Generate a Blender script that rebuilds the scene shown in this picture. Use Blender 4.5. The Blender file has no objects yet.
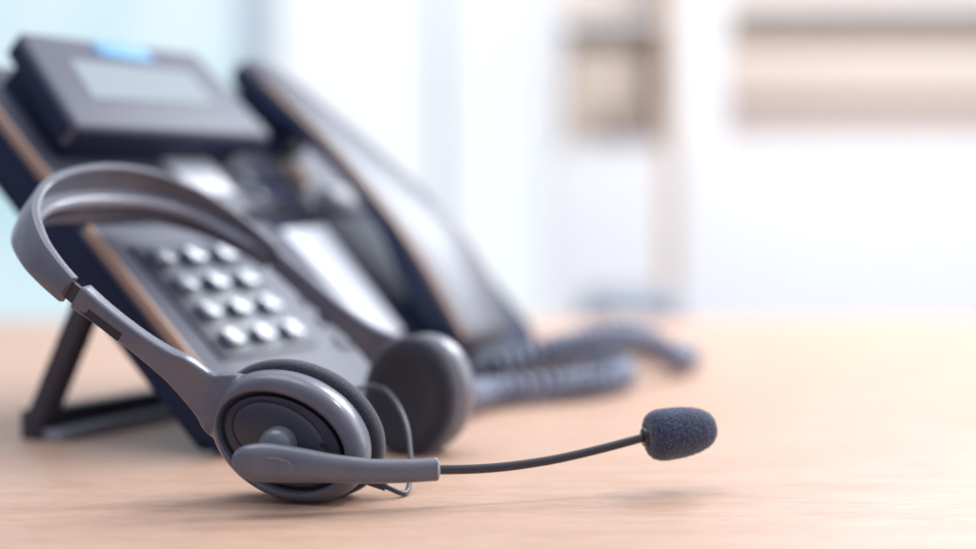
import bpy, bmesh, math, random
from mathutils import Vector as V, Matrix, noise
random.seed(7)
scene = bpy.context.scene
COL = scene.collection
rad = math.radians

# ---------------------------------------------------------------- materials
def mat(name, base, rough=0.4, metal=0.0, spec=0.5, coat=0.0, sheen=0.0, bump=None, vary=None, emit=None, transmission=0):
    m = bpy.data.materials.new(name); m.use_nodes = True
    nt = m.node_tree; b = nt.nodes['Principled BSDF']
    b.inputs['Base Color'].default_value = (*base, 1)
    b.inputs['Roughness'].default_value = rough
    b.inputs['Metallic'].default_value = metal
    b.inputs['Specular IOR Level'].default_value = spec
    b.inputs['Coat Weight'].default_value = coat
    b.inputs['Sheen Weight'].default_value = sheen
    b.inputs['Transmission Weight'].default_value = transmission
    tc = nt.nodes.new('ShaderNodeTexCoord')
    if bump:
        sc, st, dist = bump
        n = nt.nodes.new('ShaderNodeTexNoise'); n.inputs['Scale'].default_value = sc
        n.inputs['Detail'].default_value = 4
        nt.links.new(tc.outputs['Object'], n.inputs['Vector'])
        bp = nt.nodes.new('ShaderNodeBump'); bp.inputs['Strength'].default_value = st
        bp.inputs['Distance'].default_value = dist
        nt.links.new(n.outputs['Fac'], bp.inputs['Height'])
        nt.links.new(bp.outputs['Normal'], b.inputs['Normal'])
    if vary:
        sc, c2, lo, hi = vary
        n = nt.nodes.new('ShaderNodeTexNoise'); n.inputs['Scale'].default_value = sc
        n.inputs['Detail'].default_value = 5
        nt.links.new(tc.outputs['Object'], n.inputs['Vector'])
        r = nt.nodes.new('ShaderNodeMapRange'); r.inputs['From Min'].default_value = lo; r.inputs['From Max'].default_value = hi
        nt.links.new(n.outputs['Fac'], r.inputs['Value'])
        mx = nt.nodes.new('ShaderNodeMix'); mx.data_type = 'RGBA'
        mx.inputs['A'].default_value = (*base, 1); mx.inputs['B'].default_value = (*c2, 1)
        nt.links.new(r.outputs['Result'], mx.inputs['Factor'])
        nt.links.new(mx.outputs['Result'], b.inputs['Base Color'])
    if emit:
        col, s = emit
        b.inputs['Emission Color'].default_value = (*col, 1); b.inputs['Emission Strength'].default_value = s
    return m

def wood_mat():
    m = bpy.data.materials.new('light_wood'); m.use_nodes = True
    nt = m.node_tree; b = nt.nodes['Principled BSDF']; L = nt.links.new
    tc = nt.nodes.new('ShaderNodeTexCoord')
    mp = nt.nodes.new('ShaderNodeMapping'); mp.inputs['Scale'].default_value = (5.0, 34, 10)
    mp.inputs['Rotation'].default_value = (0, 0, rad(-6))
    L(tc.outputs['Object'], mp.inputs['Vector'])
    n1 = nt.nodes.new('ShaderNodeTexNoise'); n1.inputs['Scale'].default_value = 2.2; n1.inputs['Detail'].default_value = 8
    n1.inputs['Roughness'].default_value = 0.62; n1.inputs['Distortion'].default_value = 0.6
    L(mp.outputs['Vector'], n1.inputs['Vector'])
    mp2 = nt.nodes.new('ShaderNodeMapping'); mp2.inputs['Scale'].default_value = (26, 420, 10)
    mp2.inputs['Rotation'].default_value = (0, 0, rad(-6))
    L(tc.outputs['Object'], mp2.inputs['Vector'])
    n2 = nt.nodes.new('ShaderNodeTexNoise'); n2.inputs['Scale'].default_value = 2.0; n2.inputs['Detail'].default_value = 4
    L(mp2.outputs['Vector'], n2.inputs['Vector'])
    r1 = nt.nodes.new('ShaderNodeValToRGB'); cr = r1.color_ramp
    cr.elements[0].position = 0.30; cr.elements[0].color = (0.588, 0.353, 0.235, 1)
    cr.elements[1].position = 0.72; cr.elements[1].color = (0.71, 0.472, 0.347, 1)
    e = cr.elements.new(0.5); e.color = (0.655, 0.410, 0.290, 1)
    L(n1.outputs['Fac'], r1.inputs['Fac'])
    r2 = nt.nodes.new('ShaderNodeMapRange'); r2.inputs['From Min'].default_value = 0.35; r2.inputs['From Max'].default_value = 0.6
    r2.inputs['To Min'].default_value = 0.80; r2.inputs['To Max'].default_value = 1.0
    L(n2.outputs['Fac'], r2.inputs['Value'])
    mx = nt.nodes.new('ShaderNodeMix'); mx.data_type = 'RGBA'; mx.blend_type = 'MULTIPLY'; mx.inputs['Factor'].default_value = 1
    L(r1.outputs['Color'], mx.inputs['A']); L(r2.outputs['Result'], mx.inputs['B'])
    mp3 = nt.nodes.new('ShaderNodeMapping'); mp3.inputs['Scale'].default_value = (90, 1100, 10); mp3.inputs['Rotation'].default_value = (0, 0, rad(-6))
    L(tc.outputs['Object'], mp3.inputs['Vector'])
    n3 = nt.nodes.new('ShaderNodeTexNoise'); n3.inputs['Scale'].default_value = 1.0; n3.inputs['Detail'].default_value = 2
    L(mp3.outputs['Vector'], n3.inputs['Vector'])
    r3 = nt.nodes.new('ShaderNodeMapRange'); r3.inputs['From Min'].default_value = 0.60; r3.inputs['From Max'].default_value = 0.72
    r3.inputs['To Min'].default_value = 1.0; r3.inputs['To Max'].default_value = 0.72
    L(n3.outputs['Fac'], r3.inputs['Value'])
    mx3 = nt.nodes.new('ShaderNodeMix'); mx3.data_type = 'RGBA'; mx3.blend_type = 'MULTIPLY'; mx3.inputs['Factor'].default_value = 1
    L(mx.outputs['Result'], mx3.inputs['A']); L(r3.outputs['Result'], mx3.inputs['B'])
    L(mx3.outputs['Result'], b.inputs['Base Color'])
    b.inputs['Roughness'].default_value = 0.5
    b.inputs['Specular IOR Level'].default_value = 0.28
    bp = nt.nodes.new('ShaderNodeBump'); bp.inputs['Strength'].default_value = 0.10; bp.inputs['Distance'].default_value = 0.0005
    L(n2.outputs['Fac'], bp.inputs['Height']); L(bp.outputs['Normal'], b.inputs['Normal'])
    return m

M = {}
M['wood'] = wood_mat()
M['grey'] = mat('grey_plastic', (0.142, 0.140, 0.170), 0.32, spec=0.6, coat=0.12, bump=(1500, 0.06, 0.0002), vary=(60, (0.122, 0.120, 0.148), 0.4, 0.65))
M['rib'] = mat('rib_highlight_grey', (0.30, 0.305, 0.36), 0.20, spec=0.6, coat=0.3)  # lighter grey stands in for the highlight along the inner ridge
nt = M['grey'].node_tree; tc = nt.nodes.new('ShaderNodeTexCoord'); nz = nt.nodes.new('ShaderNodeTexNoise')   # handling wear in the gloss
nz.inputs['Scale'].default_value = 120; nz.inputs['Detail'].default_value = 6; nt.links.new(tc.outputs['Object'], nz.inputs['Vector'])
rr = nt.nodes.new('ShaderNodeMapRange'); rr.inputs['From Min'].default_value = 0.35; rr.inputs['From Max'].default_value = 0.65
rr.inputs['To Min'].default_value = 0.26; rr.inputs['To Max'].default_value = 0.40
nt.links.new(nz.outputs['Fac'], rr.inputs['Value']); nt.links.new(rr.outputs['Result'], nt.nodes['Principled BSDF'].inputs['Roughness'])
M['grey_dark'] = mat('dark_grey_plastic', (0.048, 0.045, 0.060), 0.28, bump=(1200, 0.05, 0.0002))
M['groove'] = mat('black_plastic', (0.022, 0.022, 0.034), 0.5)
M['foam'] = mat('earpad_foam', (0.030, 0.029, 0.040), 0.95, spec=0.15, sheen=0.35, bump=(1500, 0.7, 0.0006), vary=(1400, (0.058, 0.056, 0.072), 0.42, 0.62))
M['micfoam'] = mat('mic_foam', (0.036, 0.042, 0.078), 0.95, spec=0.15, sheen=0.4, bump=(1300, 0.9, 0.0008), vary=(1500, (0.15, 0.165, 0.245), 0.46, 0.70))
M['boom'] = mat('boom_plastic', (0.040, 0.034, 0.044), 0.24)
M['rim'] = mat('pale_rim', (0.42, 0.43, 0.50), 0.3)
M['cable'] = mat('cable_rubber', (0.055, 0.055, 0.075), 0.35)
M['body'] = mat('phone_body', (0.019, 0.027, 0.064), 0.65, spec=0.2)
M['stand'] = mat('stand_plastic', (0.045, 0.040, 0.058), 0.5)
M['footstrip'] = mat('pale_grey', (0.38, 0.40, 0.46), 0.5)
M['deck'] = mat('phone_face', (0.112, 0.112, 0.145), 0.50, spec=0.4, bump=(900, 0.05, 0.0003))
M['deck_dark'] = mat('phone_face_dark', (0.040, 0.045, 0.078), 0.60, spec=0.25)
M['pad'] = mat('keypad_panel', (0.026, 0.029, 0.056), 0.40)
M['key'] = mat('glossy_key', (0.20, 0.21, 0.26), 0.2, coat=0.6)
M['keydark'] = mat('dark_key', (0.06, 0.07, 0.12), 0.25)
M['silver'] = mat('silver_with_glare', (0.90, 0.91, 0.95), 0.5)  # near-white base carries the window glare on the silver panels
M['lcd'] = mat('lcd_glass', (0.28, 0.31, 0.33), 0.55, spec=0.2)
M['lamp'] = mat('lamp_lens', (0.13, 0.36, 0.58), 0.45, emit=((0.15, 0.42, 0.72), 0.10))
M['warm_glint'] = mat('warm_glint_edge', (0.50, 0.33, 0.24), 0.40, metal=0.25)  # warm reflection along the edges, painted as a solid tan
M['handset'] = mat('handset_shell', (0.105, 0.103, 0.128), 0.36, spec=0.5)
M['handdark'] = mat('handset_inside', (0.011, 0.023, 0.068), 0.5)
M['cord'] = mat('cord_rubber', (0.24, 0.265, 0.35), 0.30)
M['white'] = mat('white_paint', (0.82, 0.82, 0.83), 0.5)
M['cream'] = mat('cream_board', (0.72, 0.62, 0.54), 0.6)
M['tan'] = mat('tan_wood', (0.60, 0.45, 0.34), 0.5)
M['board'] = mat('brown_board', (0.40, 0.32, 0.29), 0.5)
M['box'] = mat('brown_card', (0.26, 0.20, 0.18), 0.6)
M['box2'] = mat('beige_card', (0.62, 0.53, 0.45), 0.6)
M['binder'] = mat('grey_binder', (0.56, 0.46, 0.41), 0.6)
M['slate'] = mat('slate_plastic', (0.24, 0.28, 0.34), 0.5)
M['carpet'] = mat('carpet', (0.35, 0.34, 0.36), 0.9)
M['pane'] = mat('daylight_pane', (0.1, 0.1, 0.1), 0.3, emit=((0.92, 0.96, 1.0), 0.86))
M['pane_c'] = mat('tinted_daylight_pane', (0.1, 0.1, 0.1), 0.3, emit=((0.66, 0.84, 0.90), 0.84))
nt = M['pane_c'].node_tree; tc = nt.nodes.new('ShaderNodeTexCoord'); nz = nt.nodes.new('ShaderNodeTexNoise'); nz.inputs['Scale'].default_value = 1.6
nt.links.new(tc.outputs['Object'], nz.inputs['Vector']); rp = nt.nodes.new('ShaderNodeValToRGB')   # pale sky and foliage outside the glass
rp.color_ramp.elements[0].position = 0.38; rp.color_ramp.elements[0].color = (0.52, 0.77, 0.86, 1)
rp.color_ramp.elements[1].position = 0.62; rp.color_ramp.elements[1].color = (0.78, 0.92, 0.98, 1)
nt.links.new(nz.outputs['Fac'], rp.inputs['Fac']); nt.links.new(rp.outputs['Color'], nt.nodes['Principled BSDF'].inputs['Emission Color'])
M['frame'] = mat('window_frame', (0.66, 0.76, 0.83), 0.5)

# ---------------------------------------------------------------- helpers
def setp(o, label=None, cat=None, group=None, kind=None):
    if label: o['label'] = label
    if cat: o['category'] = cat
    if group: o['group'] = group
    if kind: o['kind'] = kind
    return o

def empty(name, mw, **k):
    o = bpy.data.objects.new(name, None); COL.objects.link(o); o.matrix_world = mw
    o.empty_display_size = 0.02
    return setp(o, **k)

def link(name, bm, m, parent=None, smooth=True, angle=40, world=False):
    """bm is in parent-local coordinates (or world when world=True)."""
    bmesh.ops.recalc_face_normals(bm, faces=bm.faces[:])
    me = bpy.data.meshes.new(name)
    if world and parent is not None:
        bm.transform(TOP[parent.name].inverted())
    bm.to_mesh(me); bm.free()
    o = bpy.data.objects.new(name, me); COL.objects.link(o)
    me.materials.append(m)
    if smooth:
        for p in me.polygons: p.use_smooth = True
        if angle < 180:
            me.set_sharp_from_angle(angle=rad(angle))
    if parent is not None:
        o.parent = parent
    return o
TOP = {}

def add_prism(bm, poly, c0, c1, bev=0.0, seg=3, only_top=True):
    vs0 = [bm.verts.new((a, b, c0)) for a, b in poly]
    vs1 = [bm.verts.new((a, b, c1)) for a, b in poly]
    n = len(poly); fs = []
    fs.append(bm.faces.new(vs0[::-1])); fs.append(bm.faces.new(vs1))
    for i in range(n):
        fs.append(bm.faces.new((vs0[i], vs0[(i+1) % n], vs1[(i+1) % n], vs1[i])))
    if bev > 0:
        ed = set()
        for e in bm.edges:
            if all(v in vs1 for v in e.verts) or (not only_top and all(v in vs0 for v in e.verts)):
                ed.add(e)
        for i in range(n):
            for e in vs0[i].link_edges:
                if vs1[i] in e.verts: ed.add(e)
        bmesh.ops.bevel(bm, geom=list(ed), offset=bev, segments=seg, affect='EDGES', profile=0.5, clamp_overlap=True)

def rect(a0, b0, a1, b1): return [(a0, b0), (a1, b0), (a1, b1), (a0, b1)]

def prism(poly, c0, c1, bev=0.0, seg=3, only_top=True):
    bm = bmesh.new(); add_prism(bm, poly, c0, c1, bev, seg, only_top); return bm

def box(x0, y0, z0, x1, y1, z1, bev=0.0):
    return prism(rect(x0, y0, x1, y1), z0, z1, bev, 2, False)

def loft(rings, cap0=True, cap1=True, closed=True, bm=None):
    bm = bm or bmesh.new(); R = []
    for ring in rings: R.append([bm.verts.new(p) for p in ring])
    n = len(R[0])
    for i in range(len(R)-1):
        for j in range(n if closed else n-1):
            k = (j+1) % n
            bm.faces.new((R[i][j], R[i][k], R[i+1][k], R[i+1][j]))
    if cap0: bm.faces.new(R[0][::-1])
    if cap1: bm.faces.new(R[-1])
    return bm

def spline(pts, n):
    """Catmull-Rom through pts (tuples of any length) resampled to n points."""
    P = [tuple(p) for p in pts]; m = len(P); out = []
    for i in range(n):
        t = i/(n-1)*(m-1); k = min(int(t), m-2); f = t-k
        p0 = P[max(k-1, 0)]; p1 = P[k]; p2 = P[k+1]; p3 = P[min(k+2, m-1)]
        out.append(tuple(0.5*(2*b+(c-a)*f+(2*a-5*b+4*c-d)*f*f+(3*b-a-3*c+d)*f**3) for a, b, c, d in zip(p0, p1, p2, p3)))
    return out

def frames(path, up):
    fr = []
    for i, p in enumerate(path):
        a = path[max(i-1, 0)]; b = path[min(i+1, len(path)-1)]
        t = (b-a).normalized(); s = t.cross(up).normalized(); u = s.cross(t).normalized()
        fr.append((p, t, s, u))
    return fr

def tube(path, radius, n=16, up=V((0, 0, 1)), bm=None, caps=True):
    rings = []
    for i, (p, t, s, u) in enumerate(frames(path, up)):
        r = radius(i/(len(path)-1)) if callable(radius) else radius
        rings.append([p + (s*math.cos(2*math.pi*k/n)+u*math.sin(2*math.pi*k/n))*r for k in range(n)])
    return loft(rings, caps, caps, True, bm)

def revolve(o, axis, prof, n=40, bm=None):
    """prof: list of (along axis, radius) from o."""
    ax = axis.normalized(); s = ax.orthogonal().normalized(); u = ax.cross(s)
    rings = [[o+ax*d+(s*math.cos(2*math.pi*k/n)+u*math.sin(2*math.pi*k/n))*max(r, 1e-5) for k in range(n)] for d, r in prof]
    return loft(rings, True, True, True, bm)

def remesh(bm, voxel, smooth_it):
    """union of overlapping closed shells into one smooth skin"""
    me = bpy.data.meshes.new('tmp'); bm.to_mesh(me); bm.free()
    o = bpy.data.objects.new('tmp', me); COL.objects.link(o)
    m = o.modifiers.new('r', 'REMESH'); m.mode = 'VOXEL'; m.voxel_size = voxel
    s = o.modifiers.new('s', 'SMOOTH'); s.factor = 0.5; s.iterations = smooth_it
    dg = bpy.context.evaluated_depsgraph_get()
    ev = o.evaluated_get(dg); me2 = bpy.data.meshes.new_from_object(ev)
    out = bmesh.new(); out.from_mesh(me2)
    bpy.data.objects.remove(o); bpy.data.meshes.remove(me); bpy.data.meshes.remove(me2)
    return out

# ---------------------------------------------------------------- camera
cam_d = bpy.data.cameras.new('camera'); cam = bpy.data.objects.new('camera', cam_d); COL.objects.link(cam)
cam.location = (0, 0, 0.135)
cam.rotation_euler = (rad(90)-math.atan(84.5/1627), 0, 0)
cam_d.sensor_width = 36; cam_d.lens = 60.01; cam_d.clip_start = 0.01; cam_d.clip_end = 60
cam_d.dof.use_dof = True; cam_d.dof.focus_distance = 0.700; cam_d.dof.aperture_fstop = 2.25
scene.camera = cam

# ---------------------------------------------------------------- desk and room
def to_x(px, D): return (px-488)/1627*D
def to_z(py, D): return 0.135-(py-190)/1627*D
o = link('desk', box(-1.3, 0.28, -0.03, 1.5, 1.68, 0, 0.002), M['wood'])
desk_bm = o
setp(o, label='light wood desk top that carries the phone and the headset', cat='desk')
for k, (x, y) in enumerate(((-1.2, 0.4), (1.4, 0.4), (-1.2, 1.5), (1.4, 1.5))):
    link('leg', box(x-0.03, y-0.03, -0.75, x+0.03, y+0.03, -0.031), M['white'], o)
setp(link('floor', box(-6, -2, -0.80, 6, 5.2, -0.75), M['carpet']), kind='structure')
Y = 4.3
setp(link('wall', box(to_x(556, Y), Y, -0.75, 5.0, Y+0.1, 2.2), M['white']), kind='structure')


win = empty('window', Matrix.Translation((-1.2, Y, -0.75)), label='bright office window with pale blue mullions behind the phone', cat='window')
def wl(bm): bm.transform(Matrix.Translation((1.2, -Y, 0.75))); return bm
link('frame', wl(box(-2.6, Y-0.03, -0.75, to_x(556, Y)-0.003, Y+0.05, -0.26)), M['white'], win)
for (x0, x1, mm) in ((to_x(-300, Y), to_x(244, Y), 'pane_c'), (to_x(278, Y), to_x(436, Y), 'pane'), (to_x(446, Y), to_x(556, Y), 'pane')):
    link('pane', wl(box(x0, Y, -0.26, x1, Y+0.02, 2.2)), M[mm], win)
for (x0, x1) in ((to_x(244, Y), to_x(278, Y)), (to_x(436, Y), to_x(446, Y))):
    link('mullion', wl(box(x0, Y-0.04, -0.26, x1, Y+0.03, 2.2)), M['frame'], win)

# shelving against the wall
D = 3.7
sx = lambda p: to_x(p, D)
sz = lambda p: to_z(p, D)
sh = empty('shelf_unit', Matrix.Translation((sx(720), D, -0.75)), label='white and tan shelving unit against the far wall', cat='shelving unit')
def sl(bm): bm.transform(Matrix.Translation((-sx(720), -D, 0.75))); return bm
link('back_panel', sl(box(sx(562), D+0.19, sz(142), sx(1150), D+0.21, sz(-60))), M['cream'], sh)
link('post', sl(box(sx(660.5), D-0.012, -0.75, sx(675), D+0.188, sz(-60))), M['tan'], sh)
link('post', sl(box(sx(676), D-0.01, sz(142), sx(726), D+0.188, sz(-60))), M['white'], sh)
link('post', sl(box(sx(548), D, sz(142), sx(563), D+0.188, sz(-60))), M['white'], sh)
link('shelf', sl(box(sx(728), D, sz(104), sx(1150), D+0.188, sz(97))), M['board'], sh)
link('shelf', sl(box(sx(728), D, sz(9), sx(1150), D+0.188, sz(-2))), M['white'], sh)
link('shelf', sl(box(sx(565), D, sz(24), sx(660), D+0.188, sz(14))), M['white'], sh)
link('shelf', sl(box(sx(565), D, sz(148), sx(660), D+0.188, sz(143))), M['white'], sh)
link('cabinet_door', sl(box(sx(676), D-0.02, -0.72, sx(1150), D+0.188, sz(138))), M['white'], sh)
link('cabinet_door', sl(box(sx(548), D-0.02, -0.72, sx(660), D+0.188, sz(150))), M['white'], sh)

setp(link('storage_box', box(sx(569), D+0.08, sz(142.6), sx(646), D+0.18, sz(47), 0.004), M['box2']), label='tall cream box in the narrow left shelf bay', cat='box')
setp(link('storage_box', box(sx(604), D+0.005, sz(142.6), sx(656), D+0.075, sz(112), 0.004), M['box']), label='low dark brown box in the narrow left shelf bay', cat='box')
setp(link('binder_row', box(sx(730), D+0.02, sz(96.6), sx(1140), D+0.18, sz(49), 0.004), M['cream']), label='long cream box on the upper right shelf', cat='box')
setp(link('binder_row', box(sx(730), D+0.01, sz(137.6), sx(1140), D+0.18, sz(106), 0.004), M['binder']), label='long greyish brown box under the brown shelf board', cat='box')
for q in bpy.data.objects:
    if q.name.startswith('binder_row'): q.name = 'document_box'
# dark low thing in front of the cabinet
D2 = 2.6
ob = link('stool', box(to_x(590, D2), D2, to_z(318, D2), to_x(684, D2), D2+0.25, to_z(297, D2), 0.015), M['slate'])
for x in (to_x(596, D2), to_x(678, D2)):
    for y in (D2+0.02, D2+0.23):
        link('leg', box(x-0.012, y-0.012, -0.75, x+0.012, y+0.012, to_z(318, D2)-0.001), M['slate'], ob)
setp(ob, label='dark slate stool seat blurred beyond the desk edge', cat='stool')

# ---------------------------------------------------------------- desk phone (local axes: a right, b up the face, c out of the face; cm)
az, tau = rad(63), rad(45)
pr = V((math.cos(az), math.sin(az), 0)); pd = V((math.sin(az), -math.cos(az), 0))
pu = -pd*math.cos(tau)+V((0, 0, math.sin(tau))); pn = pd*math.sin(tau)+V((0, 0, math.cos(tau)))
PO = V((-0.1377, 0.8148, 0.0015))
PM = Matrix(((pr.x, pu.x, pn.x, PO.x), (pr.y, pu.y, pn.y, PO.y), (pr.z, pu.z, pn.z, PO.z), (0, 0, 0, 1)))
phone = empty('desk_phone', PM, label='dark grey office desk phone leaning back on a foot stand with keypad and small screen', cat='telephone')
TOP['desk_phone'] = PM
def cm(bm): bm.transform(Matrix.Scale(0.01, 4)); return bm
def ph(name, bm, m, parent=None, **k): return link(name, cm(bm), m, parent or phone, **k)

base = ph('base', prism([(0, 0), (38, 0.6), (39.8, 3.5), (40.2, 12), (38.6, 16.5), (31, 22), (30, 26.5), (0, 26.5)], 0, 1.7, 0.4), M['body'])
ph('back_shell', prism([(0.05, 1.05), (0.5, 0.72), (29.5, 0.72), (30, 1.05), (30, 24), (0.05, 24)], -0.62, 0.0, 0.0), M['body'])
kp = ph('keypad_plate', prism(rect(0.02, 0.1, 16.1, 13.9), 1.7, 2.5, 0.28, 4), M['deck'])
ph('edge_glint', prism(rect(-0.12, 0.4, 0.22, 13.8), 2.02, 2.56, 0.12, 3), M['warm_glint'], phone)  # warm edge reflection built as a coloured strip
up = ph('upper_deck', prism(rect(0.02, 14.6, 30.5, 26.3), 1.7, 2.5, 0.28, 4), M['deck'])
ph('edge_glint', prism(rect(-0.12, 14.8, 0.22, 26.1), 2.02, 2.56, 0.12, 3), M['warm_glint'], phone)  # same painted reflection along the upper deck
ph('cradle_deck', prism(rect(16.4, 0.2, 33.5, 14.3), 1.7, 2.3, 0.25, 3), M['deck_dark'])
ph('silver_strip', prism([(17.1, 3.2), (20.5, 3.9), (21.6, 13.0), (16.4, 12.8)], 2.3, 2.75, 0.15, 3), M['silver'])
ph('label_panel', prism([(11.2, 16.0), (15.0, 16.0), (15.0, 18.9), (10.4, 18.9)], 2.5, 2.7, 0.08, 2), M['silver'])
pd_ = ph('keypad_panel', prism([(2.0, 3.9), (11.0, 3.9), (10.6, 12.1), (1.5, 12.1)], 2.5, 2.66, 0.12, 3), M['pad'])
for j in range(4):
    for i in range(3):
        a = 3.05+0.18*j+2.85*i; b = 10.95-1.98*j
        bm = prism([(a+0.74*math.copysign(abs(math.cos(q))**0.45, math.cos(q)), b+0.50*math.copysign(abs(math.sin(q))**0.45, math.sin(q)))
                    for q in [2*math.pi*k/20 for k in range(20)]], 2.66, 3.14, 0.40, 6)
        ph('key', bm, M['key'])
for k in range(4):
    ph('function_key', prism(rect(13.2, 8.6-1.7*k, 15.0, 9.5-1.7*k), 2.5, 2.8, 0.15, 3), M['keydark'])
nav = ph('navigation_panel', prism(rect(16.2, 14.9, 22.2, 18.0), 2.5, 2.62, 0.1, 2), M['pad'])
for a in (16.7, 18.6, 20.5):
    for b in (15.2, 16.7):
        ph('menu_key', prism(rect(a, b, a+1.5, b+1.0), 2.62, 2.95, 0.15, 3), M['keydark'])
ph('cradle_glint', prism([(23.2+0.95*math.cos(q), 17.6+1.15*math.sin(q)) for q in [2*math.pi*k/24 for k in range(24)]], 2.5, 3.1, 0.3, 4), M['warm_glint'])  # copper reflection on the cradle edge, shaped as a raised tab
ph('hook_switch', prism(rect(24.4, 14.7, 27.0, 16.2), 2.5, 3.2, 0.3, 3), M['silver'])
# cradle rests under the two ends of the handset
ph('cradle_rest', prism(rect(22.6, 1.8, 29.0, 6.2), 2.3, 3.4, 0.5, 3), M['handdark'])
ph('cradle_rest', prism(rect(22.6, 19.4, 26.2, 24.6), 2.5, 3.7, 0.5, 3), M['handdark'])
# screen block
ph('screen_neck', prism(rect(1.8, 18.8, 17.6, 24.6), 2.5, 3.9, 0.2, 2), M['body'])
sb = ph('screen_block', prism([(0.35, 18.2), (18.4, 18.2), (17.6, 25.75), (1.9, 25.75)], 3.8, 5.5, 0.35, 4, False), M['deck'])
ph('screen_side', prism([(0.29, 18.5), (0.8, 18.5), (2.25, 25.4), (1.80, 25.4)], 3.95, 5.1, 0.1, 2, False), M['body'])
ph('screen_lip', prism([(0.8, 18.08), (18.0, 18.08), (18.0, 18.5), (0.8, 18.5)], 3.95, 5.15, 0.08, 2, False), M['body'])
ph('screen', prism([(3.4, 20.4), (14.7, 20.7), (15.0, 23.6), (4.1, 23.6)], 5.5, 5.56, 0.03, 1), M['lcd'])
ph('message_lamp', prism(rect(7.4, 24.25, 12.1, 25.4), 4.6, 5.64, 0.12, 2), M['lamp'])

# foot stand: foot bar runs across behind, arms up to the back of the base
inv = PM.inverted()
def L(p): return inv @ V(p)
F0 = V((-0.245, 0.880, 0.0)); st = bmesh.new()
fdir = pr
def slab(p0, p1, wid, dirw, thick, dirt):
    ring = lambda p: [p+dirw*wid/2+dirt*thick/2, p-dirw*wid/2+dirt*thick/2, p-dirw*wid/2-dirt*thick/2, p+dirw*wid/2-dirt*thick/2]
    loft([ring(p0), ring(p1)], bm=st)
back = lambda a, b: PM @ V((a*0.01, b*0.01, -0.001))
for a in (0.7, 29):
    f = F0+fdir*(a-0.7)*0.01*1.0+V((0, 0, 0.006)); t = back(a, 11.6)
    slab(f, t+(t-f).normalized()*0.004, 0.014, pr, 0.012, (t-f).normalized().cross(pr))
slab(F0+V((0, 0, 0.008))-fdir*0.007, F0+fdir*0.29+V((0, 0, 0.008)), 0.016, V((0, 0, 1)), 0.014, pd)
stand = remesh(st, 0.0016, 4); stand.transform(inv)
link('foot_stand', stand, M['stand'], phone, angle=180)

st = bmesh.new()
slab(F0+pd*0.014+V((0, 0, 0.0035))-fdir*0.004, F0+pd*0.014+fdir*0.29+V((0, 0, 0.0035)), 0.005, V((0, 0, 1)), 0.013, pd)
st.transform(inv); link('foot_strip', st, M['footstrip'], phone, angle=30)  # pale grey strip along the near side of the foot bar
# ---------------------------------------------------------------- handset lying in the cradle
HM = PM @ Matrix.Translation((0.22, 0.01, 0.035))
hs = empty('handset', HM, label='dark curved telephone handset resting in the cradle at the right of the phone', cat='handset')
def hl(bm): bm.transform(Matrix.Translation((-22, -1, -3.5))); return cm(bm)
sec = [(25.6, 22.5, 24.3, 4.7, 5.1), (25.3, 22.15, 25.0, 4.2, 5.5), (24.4, 22, 25.5, 3.95, 5.75), (23, 22, 25.9, 3.82, 5.95), (21.3, 22, 26.3, 3.85, 6.1), (19.8, 22, 26.7, 4.6, 6.22),
       (17.8, 22, 27.3, 5.15, 6.35), (15.5, 22, 28.1, 5.45, 6.45), (13, 22, 28.9, 5.5, 6.5), (10, 22, 29.6, 5.15, 6.45), (7.3, 22, 29.8, 4.2, 6.2), (4.5, 22, 29.6, 3.6, 5.7), (2.1, 22, 29, 3.5, 5.15), (1.3, 22.15, 28.5, 3.6, 4.9), (1.0, 22.5, 27.9, 3.9, 4.6)]
sec = spline(sec, 60)
def rrect(a0, a1, c0, c1, rt, n=5):
    r = min(rt, (a1-a0)*0.45, (c1-c0)*0.45); P = []
    for (cx, cy, s0) in ((a1-r, c1-r, 0), (a0+r, c1-r, 90), (a0+r, c0+r, 180), (a1-r, c0+r, 270)):
        for k in range(n+1):
            q = rad(s0+90*k/n); P.append((cx+r*math.cos(q), cy+r*math.sin(q)))
    return P
rings = [[V((a, b, c+0.5*math.sin(math.pi*(a-a0)/(a1-a0)) if c > (c0+c1)/2 else c)) for a, c in rrect(a0, a1, c0, c1, 0.42)] for b, a0, a1, c0, c1 in sec]
link('shell', hl(loft(rings)), M['handset'], hs, angle=60)
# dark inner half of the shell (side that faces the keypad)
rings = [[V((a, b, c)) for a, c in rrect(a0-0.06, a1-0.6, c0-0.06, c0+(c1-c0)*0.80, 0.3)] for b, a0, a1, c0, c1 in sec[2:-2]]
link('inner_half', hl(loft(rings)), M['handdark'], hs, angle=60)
rings = [[V((a, b, c)) for a, c in rrect(a0+0.02, a0+0.42, c0+(c1-c0)*0.84, c1+0.01, 0.18)] for b, a0, a1, c0, c1 in sec[12:-4]]
link('edge_glint', hl(loft(rings)), M['warm_glint'], hs, angle=60)  # tan strip imitates the glint along the handset ridge

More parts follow.
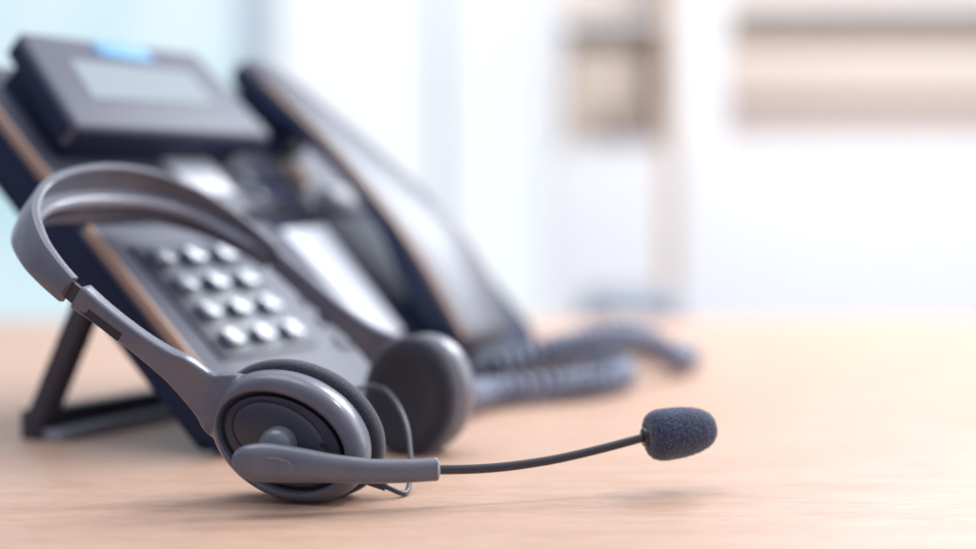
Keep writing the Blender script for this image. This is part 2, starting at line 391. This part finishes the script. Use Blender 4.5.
# ---------------------------------------------------------------- coiled cord
def cord():
    pts = [(-0.030, 0.935, 0.018), (-0.016, 0.955, 0.013), (-0.002, 0.995, 0.0105), (0.024, 1.015, 0.0105), (0.052, 1.035, 0.0105), (0.078, 1.06, 0.0105), (0.093, 1.105, 0.0105),
           (0.080, 1.165, 0.0105), (0.045, 1.165, 0.0105), (0.008, 1.115, 0.0105), (0.000, 1.065, 0.014), (0.026, 1.075, 0.0235), (0.054, 1.095, 0.0300), (0.084, 1.12, 0.033), (0.112, 1.15, 0.029),
           (0.139, 1.18, 0.0125), (0.150, 1.225, 0.0105), (0.115, 1.28, 0.0105), (0.06, 1.27, 0.0105)]
    c = [V(p) for p in spline(pts, 400)]
    # resample by arc length, then wind a helix
    s = [0]
    for i in range(1, len(c)): s.append(s[-1]+(c[i]-c[i-1]).length)
    tot = s[-1]; pitch = 0.0090; turns = tot/pitch; N = int(turns*14)
    out = []; j = 0; prev_s = None
    for i in range(N+1):
        d = tot*i/N
        while j < len(s)-2 and s[j+1] < d: j += 1
        f = (d-s[j])/max(s[j+1]-s[j], 1e-9); p = c[j].lerp(c[j+1], min(f, 1)); t = (c[j+1]-c[j]).normalized()
        sd = t.cross(V((0, 0, 1))).normalized(); u = sd.cross(t)
        q = 2*math.pi*(turns*i/N+0.9*noise.noise(V((d*22, 0.3, 0.7))))
        out.append(p+(sd*math.cos(q)+u*math.sin(q))*(0.0068+0.0007*noise.noise(V((d*60, 1.3, 0.2)))))
    return out
cp = cord()
co = link('coiled_cord', tube(cp, 0.0030, 8), M['cord'], angle=180)
setp(co, label='dark coiled telephone cord looping over the desk to the right of the phone', cat='cord')

# ---------------------------------------------------------------- headset
hz = rad(65); hp = rad(36)
hr = V((math.cos(hz), math.sin(hz), 0)); hg = V((-math.sin(hz), math.cos(hz), 0))
hu = hg*math.cos(hp)+V((0, 0, math.sin(hp))); hw = hr.cross(hu)
HO = V((-0.0565, 0.76, 0.034))-hw*0.008
def stw(s, t, w): return HO+hr*s*0.01+hu*t*0.01+hw*w*0.01
HB = Matrix.Translation((-0.085, 0.70, 0))
head = empty('headset', HB, label='grey call centre headset with boom microphone standing on the desk in front of the phone', cat='headset')
TOP['headset'] = HB
def hd(name, bm, m, parent=None, **k):
    bm.transform(HB.inverted()); return link(name, bm, m, parent or head, **k)

# band: U section swept round the arc.  s, t, half width w, w centre
arc = [(-10.05, 10.9, 0.66, 0), (-9.95, 12.2, 0.76, 0), (-9.45, 13.8, 0.90, -0.05), (-8.1, 15.8, 1.12, -0.12), (-5.7, 17.5, 1.42, -0.30), (-2.7, 18.5, 1.68, -0.5), (0.6, 18.85, 1.78, -0.58), (3.7, 18.4, 1.58, -0.44), (6.1, 17.1, 1.30, -0.28), (7.4, 15.2, 1.04, -0.16), (7.9, 13.2, 0.84, -0.08), (8.0, 12.2, 0.76, -0.06)]
A = spline(arc, 72)
def sect(P, i, hw_, prof, wc=0.0):
    s, t = P[i][0], P[i][1]
    a = P[max(i-1, 0)]; b = P[min(i+1, len(P)-1)]
    T = V((b[0]-a[0], b[1]-a[1])).normalized(); Nn = V((-T.y, T.x))  # Nn points outwards for a clockwise arc
    return [stw(s+Nn.x*n, t+Nn.y*n, w*hw_+wc) for w, n in prof]
# (w fraction, outward cm)
def U(k):
    """k = 0 plain strip at the two ends, 1 deep stepped channel over the crown"""
    g = lambda a, b: a+(b-a)*k
    return [(-1.0, -0.16), (-1.0, 0.05), (-0.95, 0.17), (-0.75, 0.24), (0, 0.30), (0.75, 0.24), (0.95, 0.17), (1.0, 0.05), (1.0, -0.18), (0.97, -0.24), (0.90, -0.26), (0.84, -0.22),
            (0.80, g(-0.20, 0.04)), (0.16, g(-0.20, 0.08)), (0.10, g(-0.20, 0.02)), (0.07, g(-0.20, -0.58)), (0.03, g(-0.20, -0.68)), (-0.05, g(-0.20, -0.71)), (-0.16, g(-0.20, -0.64)),
            (-0.5, g(-0.20, -0.20)), (-0.86, g(-0.20, -0.10)), (-0.93, -0.18), (-0.98, -0.18)]
NA = len(A)
kk = [min(1, max(0, min(i-6, NA-5-i)/9)) for i in range(NA)]
rings = [sect(A, i, A[i][2], U(kk[i]*kk[i]*(3-2*kk[i])), A[i][3]) for i in range(NA)]
band = hd('headband', loft(rings), M['grey'], angle=35)
rib = []
for i in range(9, NA-6):
    k = min(1, min(i-8, NA-6-i)/6)
    g = lambda v: -0.12+(v+0.12)*k
    rib.append(sect(A, i, A[i][2], [(0.10, 0.0), (0.11, g(-0.50)), (0.09, g(-0.62)), (0.04, g(-0.71)), (-0.05, g(-0.755)), (-0.14, g(-0.74)), (-0.22, g(-0.66)), (-0.26, g(-0.5)), (-0.26, 0.0)], A[i][3]))
hd('highlight_rib', loft(rib), M['rib'], band, angle=60)  # ridge strip lightened to imitate its highlight
# sliders
for pts in ([(-9.98, 11.5), (-9.8, 9.9), (-9.5, 8.4), (-9.2, 6.8)], [(7.98, 12.8), (8.0, 11.0), (7.95, 9.0), (7.9, 7.2)]):
    Sx = spline(pts, 14); sg = 1 if pts[0][0] < 0 else -1
    Us = [(-0.42, -0.10), (-0.42, 0.10), (0.42, 0.10), (0.42, -0.10)]
    rings = [sect(Sx, i, 1, Us) for i in range(14)]
    hd('slider', loft(rings), M['grey_dark'], band, angle=30)

def cup_frame(center, azd, out_sign, rotd):
    a = rad(azd); r = V((math.cos(a), math.sin(a), 0)); g = V((-math.sin(a), math.cos(a), 0))
    e1 = g*math.cos(rad(rotd))+V((0, 0, 1))*math.sin(rad(rotd)); e2 = -g*math.sin(rad(rotd))+V((0, 0, 1))*math.cos(rad(rotd))
    return V(center), e1, e2, r*out_sign
def oval(fr, prof, la, lb, n=72, power=2.0, cap0=True, cap1=True, bm=None):
    """prof rows: (depth cm, scale, offset e1 cm, offset e2 cm)"""
    c, e1, e2, ax = fr; rings = []
    for row in prof:
        d, k = row[0], row[1]; o1 = row[2] if len(row) > 2 else 0; o2 = row[3] if len(row) > 3 else 0
        ring = []
        for j in range(n):
            q = 2*math.pi*j/n; x = math.cos(q); y = math.sin(q)
            x = math.copysign(abs(x)**(2/power), x); y = math.copysign(abs(y)**(2/power), y)
            ring.append(c+ax*d*0.01+e1*(la*k*x+o1)*0.01+e2*(lb*(row[4] if len(row) > 4 else k)*y+o2)*0.01)
        rings.append(ring)
    return loft(rings, cap0, cap1, True, bm)

SHELL = [(-1.55, 0.86), (-1.5, 0.94), (-1.2, 0.985), (-0.75, 1.0), (-0.4, 0.995), (-0.12, 0.975), (0.08, 0.945), (0.22, 0.91), (0.31, 0.875, 0.02, -0.05),
         (0.36, 0.845, 0.05, -0.12, 0.80), (0.35, 0.825, 0.08, -0.18, 0.755), (0.24, 0.81, 0.10, -0.2, 0.735), (0.0, 0.80, 0.12, -0.22, 0.72), (-0.45, 0.79, 0.12, -0.22, 0.71)]
fcup = cup_frame((-0.0868, 0.695, 0.0284), 79, -1, 23)
LA, LB = 3.68, 2.70
bm = oval(fcup, SHELL, LA, LB, 96)
# arm that grows out of the shell, up to the slot
armp = [(-9.72, 10.45, 0.60, 0.46), (-9.50, 9.2, 0.50, 0.43), (-9.20, 7.6, 0.48, 0.42), (-8.85, 6.1, 0.56, 0.42), (-8.5, 5.0, 0.75, 0.40)]
def arm_sections(Ar, k_w=1.0):
    rings = []
    for i in range(len(Ar)):
        s, t, wv, th = Ar[i]
        prof = [(x, y) for x, y in rrect(-wv, wv, -th, th, 0.14, 4)]
        rings.append(sect(Ar, i, 1, prof))
    return rings
ra = arm_sections(spline(armp, 26))
c, e1, e2, ax = fcup
for (x, yc, hy, z0, z1) in ((4.2, 0.20, 1.00, -0.75, 0.10), (3.6, 0.10, 1.35, -0.85, 0.10), (3.2, 0.06, 1.52, -0.9, -0.12), (2.9, 0.0, 1.6, -1.0, -0.5), (2.4, 0.0, 1.7, -1.1, -0.65)):
    ra.append([c+e1*x*0.01+e2*(yc+p)*0.01+ax*q*0.01 for p, q in rrect(-hy, hy, z0, z1, 0.2, 4)])
# keep corner order consistent and blend with a spline through the rings
def best_shift(a, b):
    n = len(a); best = None
    for d in (1, -1):
        for k in range(n):
            e = sum((a[i]-b[(d*i+k) % n]).length for i in range(n))
            if best is None or e < best[0]: best = (e, d, k)
    _, d, k = best; return [b[(d*i+k) % n] for i in range(n)]
for i in range(1, len(ra)): ra[i] = best_shift(ra[i-1], ra[i])
keys = ra[0:26:5]+ra[26:]
nr = 60
cols = [spline([tuple(k[j]) for k in keys], nr) for j in range(len(keys[0]))]
loft([[V(cols[j][i]) for j in range(len(cols))] for i in range(nr)], bm=bm)
# cut the recess floor clean again: everything of the arm inside the recess stays below the hub
yoke_bm = remesh(bm, 0.00055, 30)
cup = hd('ear_cup', yoke_bm, M['grey'], angle=180)
# slot cut look: a dark recess plate on the outer face of the arm
sl_p = spline([(-9.60, 10.0), (-9.42, 8.9), (-9.24, 7.8)], 10)
rings = [sect(sl_p, i, 1, [(-0.40, -0.20), (-0.40, -0.475), (-0.02, -0.475), (-0.02, -0.20)]) for i in range(10)]
hd('slot', loft(rings), M['groove'], cup, angle=30)
# recessed floor, hub plate and ball joint
hd('recess', oval(fcup, [(-0.9, 0.82, 0.12, -0.22, 0.74), (-0.40, 0.82, 0.12, -0.22, 0.74)], LA, LB), M['groove'], cup)
DISC = [(-0.42, 0.755), (-0.12, 0.755), (-0.02, 0.74), (0.02, 0.70), (0.0, 0.63), (0.02, 0.60), (0.14, 0.57), (0.24, 0.51), (0.30, 0.38), (0.33, 0.2), (0.335, 0.02)]
DISC = [(d, k, 0.12+(0.0 if k > 0.65 else 0.22), -0.22+(0.0 if k > 0.65 else 0.12), k*0.89) for d, k in DISC]
hub = hd('hub_plate', oval(fcup, DISC, LA, LB), M['grey_dark'], cup, angle=28)
c, e1, e2, ax = fcup
hd('slot', oval((c+e1*(-0.0150)+e2*0.0042+ax*0.0012, e1, e2, ax), [(-0.1, 1), (0.06, 1)], 0.28, 0.10, 20), M['groove'], cup)
piv = V((-0.0925, 0.6765, 0.0262))
hd('pivot', revolve(c+(piv-c).project(e1)+(piv-c).project(e2), ax, [(0.0, 0.0082), (0.006, 0.0081), (0.010, 0.0072), (0.0125, 0.005), (0.0138, 0.001)]), M['grey'], cup, angle=60)

PADP = [(-1.45, 0.80), (-1.55, 0.97), (-1.75, 1.045), (-2.1, 1.075), (-2.5, 1.06), (-2.8, 1.0), (-2.95, 0.90), (-2.98, 0.74), (-2.86, 0.55), (-2.78, 0.3), (-2.76, 0.02)]
def cushion(fr, parent, off=0.0, ks=1.0):
    bm = oval((fr[0]+V((0, 0, off)), fr[1], fr[2], fr[3]), spline(PADP, 44), LA*ks, LB*ks, 140)
    for v in bm.verts:
        d = noise.noise(v.co*1500)*0.00016+noise.noise(v.co*400)*0.00018
        v.co += (v.co-fr[0]).normalized()*d
    return hd('ear_cushion', bm, M['foam'], parent, angle=180)
cushion(fcup, cup, 0.0010)

# far cup
bcup = cup_frame((-0.0400, 0.824, 0.0298), 63, 1, 98)
# bcup centre is the outer face; push the shell outwards
bc = (bcup[0]+bcup[3]*0.024, bcup[1], bcup[2], bcup[3])
LA2, LB2 = LA, LB
LA, LB = 3.12, 2.62
bm = oval(bc, SHELL[:9]+[(0.42, 0.6), (0.45, 0.3), (0.46, 0.02)], LA, LB, 96)
armb = [(8.0, 11.9, 0.55, 0.30), (7.95, 9.5, 0.58, 0.30), (7.95, 7.0, 0.62, 0.32), (8.1, 5.0, 0.8, 0.34), (8.3, 3.6, 1.2, 0.34), (8.4, 2.4, 1.6, 0.30)]
loft(arm_sections(spline(armb, 36)), bm=bm)
cup2 = hd('ear_cup', remesh(bm, 0.0007, 8), M['grey'], angle=180)
cushion(bc, cup2, 0.0, 0.945)

# boom microphone
def P(*t): return V(t)
slv = [(-0.1058, 0.6695, 0.0228, 0.0012, 0.001), (-0.1050, 0.6695, 0.0228, 0.0036, 0.0028), (-0.1025, 0.670, 0.0227, 0.0060, 0.0042), (-0.0985, 0.670, 0.0224, 0.0074, 0.0050), (-0.0930, 0.671, 0.0219, 0.0081, 0.0054), (-0.0855, 0.672, 0.0212, 0.0078, 0.0054),
       (-0.0760, 0.673, 0.0202, 0.0070, 0.0052), (-0.0650, 0.675, 0.0188, 0.0060, 0.0050), (-0.0500, 0.679, 0.0170, 0.0052, 0.0048), (-0.0360, 0.6835, 0.0162, 0.0050, 0.0047), (-0.0225, 0.6885, 0.0160, 0.0049, 0.0047)]
S = spline(slv, 60)
path = [V(p[:3]) for p in S]
rings = []
for i, (p, t, s, u) in enumerate(frames(path, V((0, 0, 1)))):
    hh, dd = S[i][3], S[i][4]; ring = []
    for k in range(36):
        q = 2*math.pi*k/36; x = math.cos(q); y = math.sin(q); pw = 0.78
        ring.append(p+s*dd*math.copysign(abs(x)**pw, x)+u*hh*math.copysign(abs(y)**pw, y))
    rings.append(ring)
boom = hd('boom_sleeve', loft(rings), M['grey'], angle=60)
hd('oval_cap', loft([[V((-0.0885, 0.6714-0.0052-dy, 0.0208))+V((0.0088*k*math.cos(a), 0, 0.0040*k*math.sin(a)-0.0009*k*math.cos(a))) for a in [2*math.pi*q/40 for q in range(40)]] for k, dy in ((1.0, -0.001), (1.0, 0.0001), (0.96, 0.0003), (0.5, 0.00045))]), M['grey'], boom, angle=40)
end = path[-1]; tdir = (path[-1]-path[-3]).normalized()
hd('rim', revolve(end-tdir*0.0006, tdir, [(0, 0.00485), (0.0002, 0.00505), (0.0011, 0.00495), (0.0014, 0.0044)]), M['rim'], boom, angle=30)
bp = [(-0.0235, 0.688, 0.0159), (-0.008, 0.693, 0.0153), (0.0052, 0.6975, 0.0154), (0.0185, 0.702, 0.0163), (0.0316, 0.7065, 0.0178), (0.0495, 0.713, 0.0208), (0.0695, 0.720, 0.0249)]
bpath = [V(p) for p in spline(bp, 60)]
hd('boom', tube(bpath, lambda f: 0.00205-0.00012*f, 18), M['boom'], boom, angle=180)
m0 = bpath[-1]; md = (V((0.1029, 0.7285, 0.0287))-V((0.069, 0.720, 0.0252))).normalized()
hd('collar', revolve(m0-md*0.0008, md, [(0, 0.0028), (0.0003, 0.0040), (0.0012, 0.0045), (0.0019, 0.0045), (0.0023, 0.0036), (0.0032, 0.0036), (0.0036, 0.0043), (0.0048, 0.0043)]), M['boom'], boom, angle=40)
R0 = 0.0116; ln = 0.0325
prof = []
for k in range(60):
    f = k/59
    if f < 0.33:
        g = f/0.33; rr = R0*(0.42+0.58*(1-(1-g)**2.6)**(1/2.0)) if g < 1 else R0
        d = ln*0.30*g**1.15
    else:
        g = (f-0.33)/0.67; th = g*math.pi/2
        d = ln*0.30+ln*0.70*math.sin(th); rr = R0*math.cos(th)**0.62 if g < 1 else 0
    prof.append((d, max(rr, 1e-5)))
bm = revolve(m0+md*0.0012, md, prof, 120)
for v in bm.verts:
    d = noise.noise(v.co*1500)*0.00034+noise.noise(v.co*700)*0.00016
    v.co += (v.co-(m0+md*0.016)).normalized()*d
hd('windscreen', bm, M['micfoam'], boom, angle=180)

# thin link cable between the two cups
cb = [(-0.0700, 0.772, 0.0385), (-0.0600, 0.784, 0.0400), (-0.0540, 0.785, 0.0395), (-0.0485, 0.775, 0.0385), (-0.0425, 0.760, 0.0340), (-0.0375, 0.745, 0.0260), (-0.0352, 0.732, 0.0150), (-0.0350, 0.722, 0.0060), (-0.0358, 0.714, 0.0018), (-0.0385, 0.709, 0.0022), (-0.0435, 0.708, 0.0045), (-0.0490, 0.709, 0.0068), (-0.0560, 0.710, 0.0085)]
cpath = [V(p) for p in spline(cb, 90)]
cab = hd('link_cable', tube(cpath, 0.0012, 12), M['cable'], angle=180)
q = cpath[-14]; qd = (cpath[-1]-cpath[-14]).normalized()
hd('strain_relief', tube([q, q+qd*0.004, q+qd*0.009], 0.0021, 14), M['cable'], cab, angle=60)

# ---------------------------------------------------------------- light
w = bpy.data.worlds.new('World'); scene.world = w; w.use_nodes = True
nt = w.node_tree; bg = nt.nodes['Background']; bg.inputs['Strength'].default_value = 1.0
# soft room surround: bright towards the windows and ceiling, dim blue on the shaded side of the room
tc = nt.nodes.new('ShaderNodeTexCoord'); dt = nt.nodes.new('ShaderNodeVectorMath'); dt.operation = 'DOT_PRODUCT'
dt.inputs[1].default_value = V((0.42, 0.50, 0.76)).normalized()
nt.links.new(tc.outputs['Generated'], dt.inputs[0])
cr = nt.nodes.new('ShaderNodeValToRGB')
cr.color_ramp.elements[0].position = 0.0; cr.color_ramp.elements[0].color = (0.10, 0.14, 0.26, 1)
cr.color_ramp.elements[1].position = 0.9; cr.color_ramp.elements[1].color = (0.80, 0.88, 1.02, 1)
e = cr.color_ramp.elements.new(0.35); e.color = (0.20, 0.24, 0.36, 1)
mr = nt.nodes.new('ShaderNodeMapRange'); mr.inputs['From Min'].default_value = -1; mr.inputs['From Max'].default_value = 1
nt.links.new(dt.outputs['Value'], mr.inputs['Value']); nt.links.new(mr.outputs['Result'], cr.inputs['Fac'])
nt.links.new(cr.outputs['Color'], bg.inputs['Color'])
def area(name, loc, target, size, power, col):
    l = bpy.data.lights.new(name, 'AREA'); l.energy = power; l.size = size; l.color = col; l.shape = 'SQUARE'
    o = bpy.data.objects.new(name, l); COL.objects.link(o); o.location = loc
    o.rotation_euler = (V(target)-V(loc)).to_track_quat('-Z', 'Y').to_euler(); return o
area('window_light', (0.72, 1.90, 0.98), (-0.10, 0.85, 0.10), 0.7, 16, (0.90, 0.95, 1.0))
area('side_window_light', (2.7, 2.0, 1.0), (0.0, 0.75, 0.05), 2.0, 33, (0.90, 0.95, 1.0))
area('top_fill', (-0.25, 0.95, 1.5), (-0.1, 0.8, 0.0), 0.9, 7, (0.93, 0.96, 1.0))  # unseen fill added to brighten the upper edges of the headband
area('spot_light', (1.35, 1.35, 1.85), (0.0, 0.75, 0.0), 0.16, 10, (1.0, 0.95, 0.92))
area('shelf_fill', (0.9, 2.0, 1.1), (0.75, 4.2, 0.2), 1.2, 27, (1.0, 0.95, 0.885))  # added fill, out of view, that lights the shelves and far wall

# ---------------------------------------------------------------- render settings
vs = scene.view_settings; vs.view_transform = 'Standard'; vs.look = 'None'; vs.gamma = 1; vs.exposure = 0.20; vs.use_curve_mapping = False
scene.render.engine = 'CYCLES'
scene.cycles.use_denoising = True
scene.cycles.max_bounces = 6
